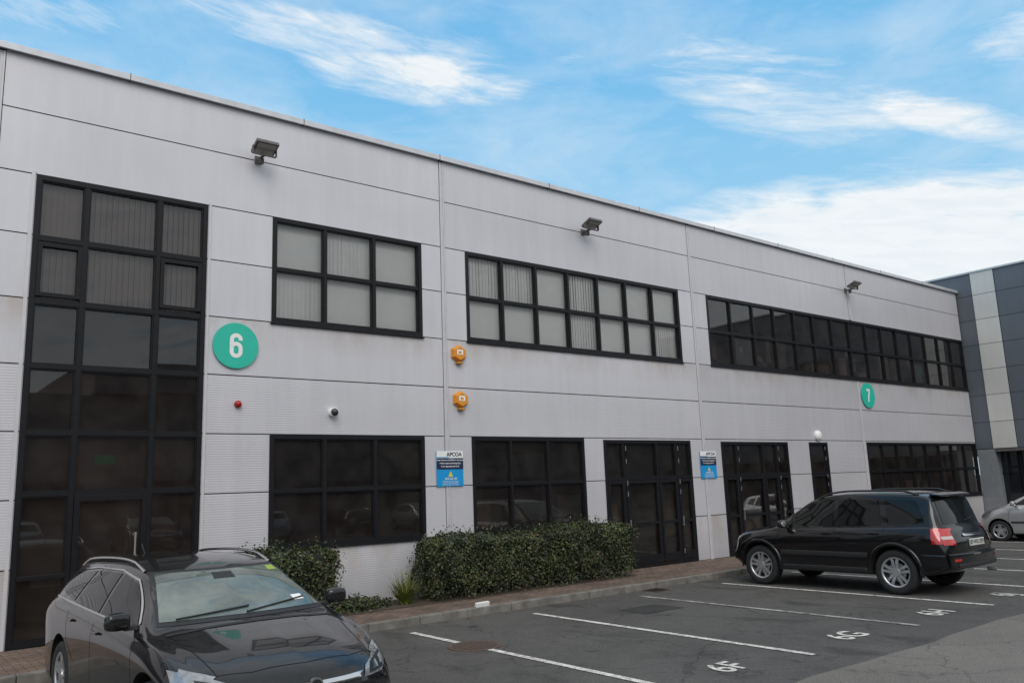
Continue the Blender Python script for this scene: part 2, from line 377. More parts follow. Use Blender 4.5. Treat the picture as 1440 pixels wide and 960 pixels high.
boxes('parapet',[(32.82,46.05,-15.05,8,9.46,9.53)],m_cop,NB,.004)
boxes('pillar',[(32.87,33.5,-.62,-.002,0.0,2.80)],M('pillar_paint',(.20,.21,.22),.6,var=.1),NB)
boxes('soffit',[(32.87,33.5,-15,-.63,2.70,2.815)],m_lampgrey,NB)
boxes('ground_glazing',[(33.30,33.34,-15,-.63,.5,2.69)],M('nb_ground_glass',(.015,.016,.02),.05),NB)
boxes('ground_wall',[(33.28,33.5,-15,-.63,0,.5)],M('nb_plinth',(.12,.12,.12),.8,var=.1),NB)
boxes('ground_glazing_bars',[(33.24,33.29,y-.03,y+.03,.5,2.69) for y in np.arange(-14.5,-.7,1.1)]+[(33.245,33.29,-15,-.63,1.9,1.95)],m_frame,NB)

# ------------------------------------------------------------ ground
def asphalt(name,c1,c2,tint=(1,.97,.94),bs=.5):
    m,nt,p=base(name)
    o=nt.obj(); n1=nt.noise(o,.35,4,.6,.3); n2=nt.noise(o,3.5,4,.7); n3=nt.noise(o,110,2,.8)
    vor=nt.new('ShaderNodeTexVoronoi'); vor.inputs['Scale'].default_value=70; nt.l.new(o,vor.inputs['Vector'])
    v=nt.m('ADD',nt.m('MULTIPLY',n1,.45),nt.m('ADD',nt.m('MULTIPLY',n2,.3),nt.m('MULTIPLY',n3,.3)))
    v=nt.mapr(v,.36,.68,c1,c2)
    spk=nt.mapr(vor.outputs['Distance'],.0,.5,1.5,.7); v=nt.m('MULTIPLY',v,spk)
    st=nt.mapr(nt.noise(nt.obj((1,.5,1)),.9,4,.6,.6),.56,.68,1,.62); v=nt.m('MULTIPLY',v,st)
    oil=nt.mapr(nt.noise(nt.obj((1,1,1)),2.6,3,.5,.2),.66,.73,1,.5); v=nt.m('MULTIPLY',v,oil)
    w=nt.new('ShaderNodeTexVoronoi',feature='DISTANCE_TO_EDGE'); w.inputs['Scale'].default_value=.45
    dv=nt.new('ShaderNodeVectorMath',operation='ADD'); nn=nt.new('ShaderNodeTexNoise'); nn.inputs['Scale'].default_value=1.8; nn.inputs['Detail'].default_value=4; nt.l.new(o,nn.inputs['Vector']); nt.l.new(o,dv.inputs[0]); nt.l.new(nn.outputs['Color'],dv.inputs[1]); nt.l.new(dv.outputs[0],w.inputs['Vector'])
    v=nt.m('MULTIPLY',v,nt.mapr(w.outputs['Distance'],.0,.009,.55,1))
    cc=nt.new('ShaderNodeCombineColor')
    for i in range(3): nt.l.new(nt.m('MULTIPLY',v,tint[i]),cc.inputs[i])
    nt.l.new(cc.outputs[0],p.inputs['Base Color'])
    nt.l.new(nt.mapr(n2,.3,.7,.8,.97),p.inputs['Roughness']); p.inputs['Specular IOR Level'].default_value=.3
    nt.l.new(nt.bump(nt.m('ADD',n3,nt.m('MULTIPLY',vor.outputs['Distance'],.7)),bs,.012),p.inputs['Normal'])
    return m
m_asph=asphalt('car_park_asphalt',.070,.145,(1,.95,.89)); m_lane=asphalt('lane_asphalt',.15,.25,(1,.92,.825))
def sheet(name,x0,x1,y0,y1,z,mat,par=None): return mesh_obj(name,[(x0,y0,z),(x1,y0,z),(x1,y1,z),(x0,y1,z)],[[0,1,2,3]],mat,par)
sheet('ground',-400,400,-400,400,0,m_asph)
V=[];F=[];xs=np.arange(-60,60.1,.5)
for i,x in enumerate(xs): V+=[(x,-18,.004),(x,-8.35+.03*math.sin(x*1.7)+.02*math.sin(x*4.1),.004)]
for i in range(len(xs)-1): F.append([2*i,2*i+2,2*i+3,2*i+1])
mesh_obj('access_road',V,F,m_lane)
m,nt,p=base('worn_white_paint'); o=nt.obj()
n=nt.noise(o,9,6,.75); n2=nt.noise(o,60,3,.8)
f=nt.mapr(nt.m('ADD',nt.m('MULTIPLY',n,.6),nt.m('MULTIPLY',n2,.4)),.41,.56,.12,1.0)
nt.l.new(nt.mix(f,(.16,.15,.14),(.76,.73,.68)),p.inputs['Base Color']); p.inputs['Roughness'].default_value=.8; m_paint=m
m,nt,p=base('faded_white_paint'); o=nt.obj()
n=nt.noise(o,7,6,.75); f=nt.mapr(n,.4,.62,0,1.0)
nt.l.new(nt.mix(f,(.11,.105,.10),(.45,.43,.40)),p.inputs['Base Color']); p.inputs['Roughness'].default_value=.85; m_paint2=m
PK=empty('parking_bay_markings')
bays=[-3.2,-.75,1.7,4.15,6.61,8.93,11.49,13.85,16.3,18.75,21.1,23.5,25.95,28.4,30.8]
for x in bays:
    if abs(x-6.61)<.1:
        sheet('bay_line',x-.05,x+.05,-7.75,-4.53,.008,m_paint,PK); sheet('bay_line',x-.05,x+.05,-3.85,-2.62,.008,m_paint,PK)
    else: sheet('bay_line',x-.05,x+.05,-7.75,-2.65,.008,m_paint2 if abs(x-11.49)<.1 else m_paint,PK)
for x,t in ((7.75,'6F'),(10.25,'6G'),(12.68,'6H'),(15.1,'6J'),(17.5,'6K'),(5.3,'6E')):
    text('bay_letters',t,.55,(x,-7.42,.0085),(0,0,0),m_paint,PK,ext=.0005,off=.008,sx=.85)
mh=empty('manhole_cover',(6.62,-4.19,.004)); m_iron=M('rusty_iron',(.12,.08,.06),.75,.3,var=.3,vs=30)
cyl('rim',.36,.012,m_iron,mh,(0,0,.0),'Z',seg=48); cyl('cover',.30,.012,M('iron_cover',(.085,.062,.05),.7,.4,var=.4,vs=40),mh,(0,0,.003),'Z',seg=48)
boxes('cover_ribs',[(-.2+.08*i,-.17+.08*i,-.18,.18,.0095,.012) for i in range(6)],m_iron,mh)
sheet('asphalt_patch',10.0,10.9,-4.15,-3.5,.004,asphalt('patch_asphalt',.04,.075))
dg=empty('drain_grate',(12.3,-2.3,.004)); boxes('frame',[(-.22,.22,-.2,.2,0,.008)],m_iron,dg); boxes('bars',[(-.19+.055*i,-.165+.055*i,-.17,.17,.0085,.014) for i in range(7)],m_black,dg)
kb=[]; x=-12.
while x<32.8:
    kb.append((x+.004,x+.906,-2.06+random.uniform(-.004,.004),-1.93,-.05,.125+random.uniform(-.003,.003))); x+=.91
boxes('kerb',kb,M('kerb_concrete',(.16,.15,.135),.9,var=.35,vs=5),None,.015)
m,nt,p=base('block_paving'); br=nt.new('ShaderNodeTexBrick'); br.offset=.5
nt.l.new(nt.obj((1,1,1)),br.inputs['Vector']); br.inputs['Scale'].default_value=1; br.inputs['Brick Width'].default_value=.2; br.inputs['Row Height'].default_value=.1; br.inputs['Mortar Size'].default_value=.006
br.inputs['Color1'].default_value=(.20,.135,.105,1); br.inputs['Color2'].default_value=(.12,.088,.072,1); br.inputs['Mortar'].default_value=(.035,.032,.028,1)
c=nt.mix(1,br.outputs['Color'],nt.ramp(nt.noise(nt.obj(),1.6,5,.7),[(.3,(.6,.6,.58)),(.7,(1.25,1.2,1.12))]),'MULTIPLY')
nt.l.new(c,p.inputs['Base Color']); p.inputs['Roughness'].default_value=.9
nt.l.new(nt.bump(nt.m('SUBTRACT',nt.noise(nt.obj(),40,3,.6),nt.m('MULTIPLY',br.outputs['Fac'],2)),.5,.01),p.inputs['Normal']); m_pave=m
boxes('pavement',[(-12,32.86,-1.93,.0,-.05,.118)],m_pave)
boxes('planting_bed_soil',[(4.6,13.15,-1.0,-.02,.1,.135)],M('soil',(.06,.045,.033),1,var=.4,vs=14))
km=empty('kerb_marker',(8.35,-2.0,.128)); mk=boxes('plate',[(-.14,.14,-.03,.03,0,.07)],m_white,km,.006); mk.rotation_euler=(.2,0,.1)
V=[];F=[]
for i in range(520):
    x=random.uniform(4,22); y=(-2.08-abs(random.gauss(0,.14))) if i%3 else random.uniform(-1.9,-1.0); s=random.uniform(.012,.03); a=random.uniform(0,6.3); n=len(V); z=.006 if y<-2.07 else .121
    for k in range(4): V.append((x+s*math.cos(a+k*1.57)*(1 if k%2 else .5),y+s*math.sin(a+k*1.57)*(1 if k%2 else .5),z+random.uniform(0,.012)))
    F.append([n,n+1,n+2,n+3])
mesh_obj('fallen_leaves',V,F,M('dead_leaf',(.14,.085,.04),.9,var=.4,vs=3))

# ------------------------------------------------------------ vegetation
def leaf_mat(name,stops,rough=.5):
    m,nt,p=base(name); g=nt.new('ShaderNodeNewGeometry')
    c=nt.ramp(g.outputs['Random Per Island'],stops)
    c=nt.mix(1,c,nt.ramp(nt.noise(nt.obj(),2.2,2,.5),[(.3,(.5,.5,.5)),(.7,(1.45,1.35,1.2))]),'MULTIPLY')
    nt.l.new(c,p.inputs['Base Color']); p.inputs['Roughness'].default_value=rough
    return m
m_leaf=leaf_mat('hedge_leaf',[(0,(.014,.022,.009)),(.45,(.032,.050,.016)),(.80,(.056,.078,.024)),(.93,(.10,.11,.035)),(1,(.13,.08,.045))],.55)
m_core=M('hedge_core',(.008,.010,.005),1,var=.3)
def leaves(name,P,N,size,mat,par):
    n=len(P); d=rng.normal(size=(n,3))*.75+N; d/=np.linalg.norm(d,axis=1)[:,None]
    t=np.cross(d,rng.normal(size=(n,3))); t/=np.linalg.norm(t,axis=1)[:,None]; b=np.cross(d,t)
    s=size*rng.uniform(.6,1.35,size=(n,1))
    V=np.empty((n,4,3)); V[:,0]=P-t*s; V[:,1]=P+b*s*.5; V[:,2]=P+t*s; V[:,3]=P-b*s*.5
    F=[[4*i,4*i+1,4*i+2,4*i+3] for i in range(n)]
    return mesh_obj(name,V.reshape(-1,3),F,mat,par)
def wob(a,b,k): return .5*np.sin(a*2.1+k)+.3*np.sin(b*3.7+a*1.3+k*2)+.35*np.sin(a*6.1+b*5+k)+.25*np.sin(a*11+b*9)
def hedge(name,x0,x1,y0,y1,z0,z1,n,size=.03,rnd=.18,amp=.06):
    o=empty(name,(0,0,0)); c=np.array([(x0+x1)/2,(y0+y1)/2,(z0+z1)/2]); h=np.array([(x1-x0)/2,(y1-y0)/2,(z1-z0)/2])
    def surf(m):
        ar=np.array([h[1]*h[2],h[1]*h[2],h[0]*h[2],h[0]*h[2]*.5,h[0]*h[1]]); f=rng.choice(5,size=m,p=ar/ar.sum())
        P=rng.uniform(-1,1,size=(m,3))*h; N=np.zeros((m,3))
        for k,(ax,s) in enumerate(((0,1),(0,-1),(1,-1),(1,1),(2,1))):
            q=f==k; P[q,ax]=s*h[ax]; N[q,ax]=s
        inner=np.clip(P,-(h-rnd),h-rnd); inner[:,2]=np.clip(P[:,2],-h[2],h[2]-rnd)
        v=P-inner; l=np.linalg.norm(v,axis=1)[:,None]+1e-9; v/=l
        P2=inner+v*rnd
        w=wob(P2[:,0]+c[0],P2[:,1]+P2[:,2],x0)[:,None]
        return P2+v*w*amp,v
    P,N=surf(n)
    keep=rng.random(len(P))<np.clip((P[:,2]+h[2])/(.45)+.35,0,1); P=P[keep]; N=N[keep]; n=len(P)
    P=P+c-N*rng.exponential(.04,size=(n,1))+N*.02+rng.normal(size=(n,3))*.014
    leaves('foliage',P,N,size,m_leaf,o)
    P,N=surf(n//12); P=P+c+N*rng.uniform(.02,.17,size=(len(P),1)); leaves('shoots',P,N*.3+np.array([0,0,.5]),size,m_leaf,o)
    bm=bmesh.new(); bmesh.ops.create_cube(bm,size=2); bmesh.ops.scale(bm,verts=bm.verts,vec=tuple(h-np.array([.14,.14,.11]))); bmesh.ops.translate(bm,verts=bm.verts,vec=tuple(c+np.array([0,0,.02])))
    k=bm_obj('core',bm,m_core,o,False); b=k.modifiers.new('b','BEVEL'); b.width=.12; b.segments=3
    V=[];F=[]
    for i in range(int((x1-x0)*16)):
        x=random.uniform(x0+.1,x1-.1); y=random.uniform(y0+.04,y1-.1); dx=random.gauss(0,.08); dy=random.gauss(0,.05); zt=z0+random.uniform(.25,.6); r=random.uniform(.005,.012); k=len(V)
        V+=[(x-r,y,z0-.05),(x+r,y,z0-.05),(x,y+r,z0-.05),(x+dx-r*.6,y+dy,zt),(x+dx+r*.6,y+dy,zt),(x+dx,y+dy+r,zt)]; F+=[[k,k+1,k+4,k+3],[k+1,k+2,k+5,k+4],[k+2,k,k+3,k+5]]
    mesh_obj('stems',V,F,M('hedge_stem',(.09,.06,.04),.9),o)
    return o
hedge('clipped_hedge',8.08,13.2,-1.0,-.2,.17,1.18,28000,.027,.2,.09)
hedge('clipped_bush',4.78,6.40,-.96,-.18,.15,1.20,10000,.027,.3,.11)
def clump(name,x,y,z,rx,ry,rz,n,size,mat):
    o=empty(name,(0,0,0)); N=rng.normal(size=(n,3)); N[:,2]=abs(N[:,2]); N/=np.linalg.norm(N,axis=1)[:,None]
    r=rng.uniform(.45,1.15,size=(n,1))*(1+.25*wob(N[:,0]*4,N[:,1]*4,x))[:,None]
    leaves('foliage',N*r*np.array([rx,ry,rz])+np.array([x,y,z]),N,size,mat,o)
clump('ground_cover_plant',6.65,-.72,.13,.38,.22,.24,1100,.035,m_leaf)
clump('ground_cover_plant',7.15,-.55,.13,.30,.2,.16,500,.035,m_leaf)
m_blade=leaf_mat('blade_leaf',[(0,(.05,.08,.015)),(.6,(.12,.15,.03)),(1,(.22,.22,.07))])
V=[];F=[]
for i in range(190):
    a=random.uniform(0,6.28); L=random.uniform(.35,.66); lean=random.uniform(.15,.95); x0=7.68+random.gauss(0,.05); y0=-.66+random.gauss(0,.05)
    k=len(V); w=.012
    for j in range(6):
        t=j/5; r=L*lean*t; z=.13+L*(t*1.15-.75*lean*t*t); ww=w*(1-t*.9)
        V+=[(x0+r*math.cos(a)-ww*math.sin(a),y0+r*math.sin(a)+ww*math.cos(a),max(z,.13)),(x0+r*math.cos(a)+ww*math.sin(a),y0+r*math.sin(a)-ww*math.cos(a),max(z,.13))]
    for j in range(5): F.append([k+2*j,k+2*j+1,k+2*j+3,k+2*j+2])
mesh_obj('strappy_grass_plant',V,F,m_blade)

# ------------------------------------------------------------ vehicles
def pchip(pts):
    x=np.array([p[0] for p in pts],float); y=np.array([p[1] for p in pts],float); h=np.diff(x); d=np.diff(y)/h; m=np.zeros(len(x))
    for i in range(1,len(x)-1):
        if d[i-1]*d[i]>0:
            w1=2*h[i]+h[i-1]; w2=h[i]+2*h[i-1]; m[i]=(w1+w2)/(w1/d[i-1]+w2/d[i])
    m[0]=d[0]; m[-1]=d[-1]
    def f(s):
        s=np.clip(s,x[0],x[-1]); i=np.clip(np.searchsorted(x,s)-1,0,len(h)-1); t=(s-x[i])/h[i]
        return float((2*t**3-3*t**2+1)*y[i]+(t**3-2*t**2+t)*h[i]*m[i]+(-2*t**3+3*t**2)*y[i+1]+(t**3-t**2)*h[i]*m[i+1])
    return f
def chaikin(P,n=2):
    for _ in range(n):
        Q=[P[0]]
        for a,b in zip(P,P[1:]): Q+= [a*.75+b*.25,a*.25+b*.75]
        Q.append(P[-1]); P=Q
    return P
def paint(name,col,rough=.22,dust=.02,low_=.12,cior=1.5):
    m,nt,p=base(name); p.inputs['Roughness'].default_value=rough; p.inputs['Coat Weight'].default_value=1; p.inputs['Coat Roughness'].default_value=.035; p.inputs['Specular IOR Level'].default_value=.2; p.inputs['Coat IOR'].default_value=cior
    n=nt.noise(nt.obj(),3,4,.65); g=nt.noise(nt.obj(),180,1,.7)
    f=nt.m('MULTIPLY',nt.mapr(n,.35,.75,dust*.3,dust*2),nt.mapr(g,.3,.7,.7,1.2))
    sep=nt.new('ShaderNodeSeparateXYZ'); nt.l.new(nt.obj(),sep.inputs[0]); low=nt.mapr(sep.outputs[2],.2,.7,low_,0.0)
    f=nt.m('ADD',f,nt.m('MULTIPLY',low,n),clamp=True)
    nt.l.new(nt.mix(f,col,(.26,.23,.20)),p.inputs['Base Color'])
    nt.l.new(nt.mapr(f,0,.2,.02,.30),p.inputs['Coat Roughness'])
    return m
m_pblack=paint('black_car_paint',(.004,.004,.005),.25,.006,.05,1.42); m_psuv=paint('black_suv_paint',(.004,.004,.005),.25,.006,.06,1.42); m_psil=paint('silver_car_paint',(.42,.42,.42),.3,.03); m_psil.node_tree.nodes['Principled BSDF'].inputs['Metallic'].default_value=.5
m_tyre=M('tyre_rubber',(.018,.018,.018),.85,var=.3,vs=20); m_arch=M('arch_liner',(.006,.006,.006),.95)
m_alloy=M('alloy',(.55,.55,.56),.3,.75,var=.08); m_chrome=M('chrome',(.6,.6,.61),.12,1)
m_cg=M('car_glass',(.006,.007,.007),.02,0,0,spec=.35)
m,nt,p=base('windscreen_glass'); m_cgs=m
n=nt.noise(nt.obj((1,1,1)),2.5,4,.6); nt.l.new(nt.mix(nt.mapr(n,.35,.7,0,1),(.06,.08,.07),(.16,.19,.165)),p.inputs['Base Color']); p.inputs['Roughness'].default_value=.02; p.inputs['IOR'].default_value=1.85
m_seam=M('shut_line',(.002,.002,.002),.9); m_head=M('headlamp_lens',(.26,.27,.28),.05,.4,1,var=.35,vs=16); m_tail=M('tail_lamp_red',(.42,.012,.012),.08,0,1,var=.25,vs=12)
m_tailw=M('tail_lamp_clear',(.5,.42,.4),.08,0,1); m_plate=M('plate_white',(.6,.6,.56),.4); m_ptext=M('plate_text',(.01,.01,.02),.5); m_mold=M('trim_plastic',(.02,.02,.021),.55)
class Car:
    def __init__(s,name,L,W,cf,cr,P,paintm,loc,rot,r,axF,axR,arch=.065,hood=None,ns=5,thickspoke=1.0):
        s.L=L; s.root=empty(name,loc,rot); s.fn={k:pchip(v) for k,v in P.items()}; f=s.fn; s.W=W; s.spokes=ns; s.ts=thickspoke
        st=sorted(set([round(v,4) for v in list(np.linspace(0,.12,6))+list(np.arange(.16,L-.35,.07))+list(np.linspace(L-.35,L,14))]))
        def sect(u):
            zb,zs,zt,wm,ws,wt=[f[k](u) for k in ('zb','zs','zt','wm','ws','wt')]; cr_=min(.045,(zt-zs)*.6); H=zs-zb; te=zt-cr_
            c=[(0,zb),(wm*.8,zb),(wm*.93,zb+.01),(wm*.985,zb+.06),(wm*.985,zb+.3*H),(wm*.994,zb+.55*H),(wm,zb+.70*H),(wm-.004,zs-.16*H),(ws+.010,zs-.012),(ws-.012,zs+.004),
               (ws*.5+wt*.5+.012,zs*.5+te*.5),(wt+.035,te-min(.05,(te-zs)*.4)),(wt+.01,te-.006),(wt-.06,te+.012),(wt*.5,zt-cr_*.25),(0,zt)]
            return chaikin([np.array(q,float) for q in c],2)
        def yof(u,x):
            y=L/2-u; q=min(1,abs(x)/W)
            if u<1.0: y-=cf*q**2.4*(1-u/1.0)**1.3
            e=L-u
            if e<.8: y+=cr*q**2.6*(1-e/.8)**1.3
            return y
        V=[];F=[]
        def addring(u,sc_=1,cen=None):
            pts=sect(u); full=pts+[np.array([-p[0],p[1]]) for p in pts[-2:0:-1]]
            idx=[]
            for p in full:
                x,z=p
                if cen is not None: x*=sc_; z=cen+(z-cen)*sc_
                if hood and u<hood[1] and u>.1 and z>f['zs'](u):
                    z+=.016/(1+math.exp((abs(x)-hood[0]-(u*.06))/.018))*min(1,(u-.1)/.3)*min(1,max(0,(hood[1]-u)/.3))
                idx.append(len(V)); V.append((x,yof(u,x),z))
            return idx
        cF=(f['zb'](0)+f['zt'](0))/2; cB=(f['zb'](L)+f['zt'](L))/2
        order=[addring(0,q,cF) for q in (.12,.3,.5,.7,.86)]+[addring(u) for u in st]+[addring(L,q,cB) for q in (.86,.7,.5,.3,.12)]
        n=len(order[0])
        for a,b in zip(order,order[1:]):
            for i in range(n): j=(i+1)%n; F.append([a[i],a[j],b[j],b[i]])
        F.append(order[0][::-1]); F.append(order[-1])
        me=bpy.data.meshes.new('body'); me.from_pydata(V,[],F); bm=bmesh.new(); bm.from_mesh(me); bmesh.ops.recalc_face_normals(bm,faces=bm.faces); s.bvh=BVHTree.FromBMesh(bm); bm.to_mesh(me); bm.free()
        me.materials.append(paintm); me.materials.append(m_arch); ob=bpy.data.objects.new('body',me); link(ob)
        ra=r+arch; cb=bmesh.new(); cz=r+.01
        s.ax=[(L/2-axF),(L/2-axR)]
        for y in s.ax:
            for sg in (-1,1):
                bmesh.ops.create_cone(cb,cap_ends=True,segments=48,radius1=ra,radius2=ra,depth=.5,matrix=Matrix.Translation((sg*(W-.02),y,cz))@Matrix.Rotation(math.pi/2,4,'Y'))
        cm=bpy.data.meshes.new('cut'); cb.to_mesh(cm); cb.free(); co=bpy.data.objects.new('cut',cm); link(co)
        md=ob.modifiers.new('bo','BOOLEAN'); md.object=co; md.operation='DIFFERENCE'; md.solver='EXACT'
        dg_=bpy.context.evaluated_depsgraph_get(); nm=bpy.data.meshes.new_from_object(ob.evaluated_get(dg_)); ob.modifiers.clear(); ob.data=nm; bpy.data.objects.remove(co)
        if len(nm.materials)<2: nm.materials.clear(); nm.materials.append(paintm); nm.materials.append(m_arch)
        for pl in nm.polygons:
            c=pl.center; pl.use_smooth=True; inn=False
            for y in s.ax:
                if math.hypot(c.y-y,c.z-cz)<ra+.0005 and abs(c.x)>W-.30: inn=True
            if inn: pl.material_index=1; pl.use_smooth=False
            else: pl.material_index=0
        ob.parent=s.root; s.body=ob; s.r=r; s.ra=ra; s.cz=cz
        if hasattr(nm,'set_sharp_from_angle'): nm.set_sharp_from_angle(angle=math.radians(50))
        for y in s.ax:
            for sg in (-1,1): s.wheel(sg,y)
    def hit(s,a,b,mode,sg=1):
        if mode=='X': o=Vector((sg*3,s.L/2-a,b)); d=Vector((-sg,0,0))
        elif mode=='F': o=Vector((a,s.L/2+2,b)); d=Vector((0,-1,0))
        elif mode=='B': o=Vector((a,-s.L/2-2,b)); d=Vector((0,1,0))
        elif mode=='T': o=Vector((a,s.L/2-b,4)); d=Vector((0,0,-1))
        h=s.bvh.ray_cast(o,d)
        if h[0] is None or (mode in 'FB' and abs(h[1].y)<.02) : h=s.bvh.find_nearest(o+d*(1.2 if mode=='X' else 2.2))
        nrm=h[1]
        if nrm.dot(d)>0: nrm=-nrm
        return h[0],nrm
    def patch(s,name,poly,mode,mat,sg=1,off=.004,step=.05,thick=0):
        bm=bmesh.new(); bm.faces.new([bm.verts.new((a,b,0)) for a,b in poly])
        for ax in (0,1):
            lo=min(p[ax] for p in poly); hi=max(p[ax] for p in poly); k=int((hi-lo)/step)
            for i in range(1,k+1):
                c=[0,0,0]; nn=[0,0,0]; c[ax]=lo+(hi-lo)*i/(k+1); nn[ax]=1
                bmesh.ops.bisect_plane(bm,geom=bm.verts[:]+bm.edges[:]+bm.faces[:],plane_co=c,plane_no=nn)
        N=Vector()
        for v in bm.verts:
            p,n=s.hit(v.co.x,v.co.y,mode,sg); v.co=p+n*off; N+=n
        bm.normal_update(); T=Vector()
        for f in bm.faces: T+=f.normal*f.calc_area()
        if T.dot(N)<0: bmesh.ops.reverse_faces(bm,faces=bm.faces)
        o=bm_obj(name,bm,mat,s.root,True)
        if thick:
            md=o.modifiers.new('s','SOLIDIFY'); md.thickness=thick; md.offset=1
            md=o.modifiers.new('b','BEVEL'); md.width=min(.012,thick*.4); md.segments=2; md.limit_method='ANGLE'
        return o
    def both(s,name,poly,mat,**k):
        for sg in (-1,1): s.patch(name,poly,'X',mat,sg=sg,**k)
    def seam(s,pts,mode='X',w=.007,sgs=(-1,1),mat=None,off=.0015,name='shut_line'):
        for sg in sgs:
            for a,b in zip(pts,pts[1:]):
                d=np.array(b)-np.array(a); n=np.array([-d[1],d[0]])/np.linalg.norm(d)*w/2; a_=np.array(a); b_=np.array(b)
                s.patch(name,[tuple(a_-n),tuple(b_-n),tuple(b_+n),tuple(a_+n)],mode,mat or m_seam,sg=sg,off=off)
    def wheel(s,sg,y):
        r=s.r; w=.115; x=sg*(s.W-.015-w); o=s.root
        prof=[(r*.66,-w*.9),(r*.70,-w),(r*.9,-w*1.02),(r*.975,-w*.85),(r,-w*.55),(r,w*.55),(r*.975,w*.85),(r*.9,w*1.02),(r*.70,w),(r*.66,w*.9)]
        V=[];F=[];N=56
        for i in range(N):
            a=2*math.pi*i/N
            for (q,xx) in prof: V.append((xx,q*math.cos(a),q*math.sin(a)))
        k=len(prof)
        for i in range(N):
            j=(i+1)%N
            for q in range(k-1): F.append([i*k+q,i*k+q+1,j*k+q+1,j*k+q])
        t=mesh_obj('tyre',V,F,m_tyre,o,True); t.location=(x,y,r)
        prof=[(r*.68,w*.93),(r*.655,w*.96),(r*.60,w*.82),(r*.58,w*.2),(r*.05,w*.15)]
        V=[];F=[];k=len(prof)
        for i in range(N):
            a=2*math.pi*i/N
            for (q,xx) in prof: V.append((sg*xx,q*math.cos(a),q*math.sin(a)))
        for i in range(N):
            j=(i+1)%N
            for q in range(k-1): F.append([i*k+q,i*k+q+1,j*k+q+1,j*k+q])
        t=mesh_obj('rim',V,F,[m_alloy,m_black],o,True); t.location=(x,y,r)
        for p in t.data.polygons:
            if p.index%(k-1)>=2: p.material_index=1
        V=[];F=[];ns=s.spokes
        for i in range(ns):
            a=2*math.pi*i/ns+.3; ca,sa=math.cos(a),math.sin(a)
            for half in (-1,1):
                n=len(V)
                for (q,ww,xx,cc) in ((r*.10,r*.055,w*.78,r*.05*half),(r*.40,r*.045*s.ts,w*.86,r*.065*half*s.ts),(r*.625,r*.05*s.ts,w*.84,r*.10*half*s.ts)):
                    for tt in (-ww,ww):
                        for dx in (0,-.035): V.append((sg*(xx+dx),q*ca-(cc+tt)*sa,q*sa+(cc+tt)*ca))
                for e in (0,4):
                    m_=n+e; F+=[[m_,m_+2,m_+6,m_+4],[m_,m_+4,m_+5,m_+1],[m_+2,m_+3,m_+7,m_+6],[m_+1,m_+5,m_+7,m_+3]]
        t=mesh_obj('spokes',V,F,m_alloy,o); t.location=(x,y,r)
        cyl('hub_cap',r*.17,.03,m_alloy,o,(x+sg*w*.78,y,r),'X')
        cyl('brake_disc',r*.42,.02,m_steel,o,(x+sg*w*.3,y,r),'X')
    def mirror(s,u,z,mat,w=.20):
        for sg in (-1,1):
            p,n=s.hit(u,z,'X',sg)
            bm=bmesh.new(); bmesh.ops.create_cube(bm,size=2); bmesh.ops.subdivide_edges(bm,edges=bm.edges,cuts=3,use_grid_fill=True)
            for v in bm.verts:
                q=v.co.normalized(); v.co=v.co*.45+q*.62
                if v.co.y<0: v.co.y*=.6
            b=bm_obj('mirror_housing',bm,mat,s.root); b.location=(p.x+sg*.15,p.y,z+.07); b.scale=(w*.45,.075,.072); b.rotation_euler=(0,0,sg*.12)
            md=b.modifiers.new('s','SUBSURF'); md.levels=1; md.render_levels=1
            ball('mirror_glass',1,m_chrome,s.root,(p.x+sg*.155,p.y-.043,z+.07),(w*.40,.012,.055))
            boxes('mirror_arm',[(min(p.x-sg*.02,p.x+sg*.1),max(p.x-sg*.02,p.x+sg*.1),p.y-.025,p.y+.025,z-.01,z+.03)],m_mold,s.root,.008)
    def handle(s,u,z,mat):
        for sg in (-1,1):
            p,n=s.hit(u,z,'X',sg); a,b=sorted((p.x-sg*.012,p.x+sg*.03)); boxes('door_handle',[(a,b,p.y-.09,p.y+.09,z-.014,z+.014)],mat,s.root,.008)
    def rails(s,u0,u1,x,mat,lift=.05,rad=.017):
        for sg in (-1,1):
            cu=bpy.data.curves.new('roof_rail','CURVE'); cu.dimensions='3D'; cu.bevel_depth=rad; cu.bevel_resolution=3; sp=cu.splines.new('POLY'); us=np.linspace(u0,u1,24); sp.points.add(23)
            for i,u in enumerate(us):
                p,n=s.hit(sg*x,u,'T'); e=min(i,23-i); sp.points[i].co=(p.x,p.y,p.z+lift*min(1,e/3.),1)
            cu.materials.append(mat); link(bpy.data.objects.new('roof_rail',cu),s.root)
    def plate(s,back,z,txt):
        p,n=s.hit(0,z,'B' if back else 'F'); sg=-1 if back else 1
        y=p.y+sg*.03; boxes('number_plate',[(-.26,.26,min(y,y-sg*.03),max(y,y-sg*.03),z-.055,z+.055)],m_plate,s.root,.004)
        text('plate_letters',txt,.10,(0,y+sg*.002,z),(math.pi/2,0,0 if back else math.pi),m_ptext,s.root,ext=.0005,off=.002)
    def wiper(s,x0,z0,x1,z1,mode='F'):
        cu=bpy.data.curves.new('wiper','CURVE'); cu.dimensions='3D'; cu.bevel_depth=.007; sp=cu.splines.new('POLY'); sp.points.add(11)
        for i in range(12):
            t=i/11; p,n=s.hit(x0+(x1-x0)*t,z0+(z1-z0)*t,mode); p=p+n*.016; sp.points[i].co=(*p,1)
        cu.materials.append(m_black); link(bpy.data.objects.new('wiper',cu),s.root)
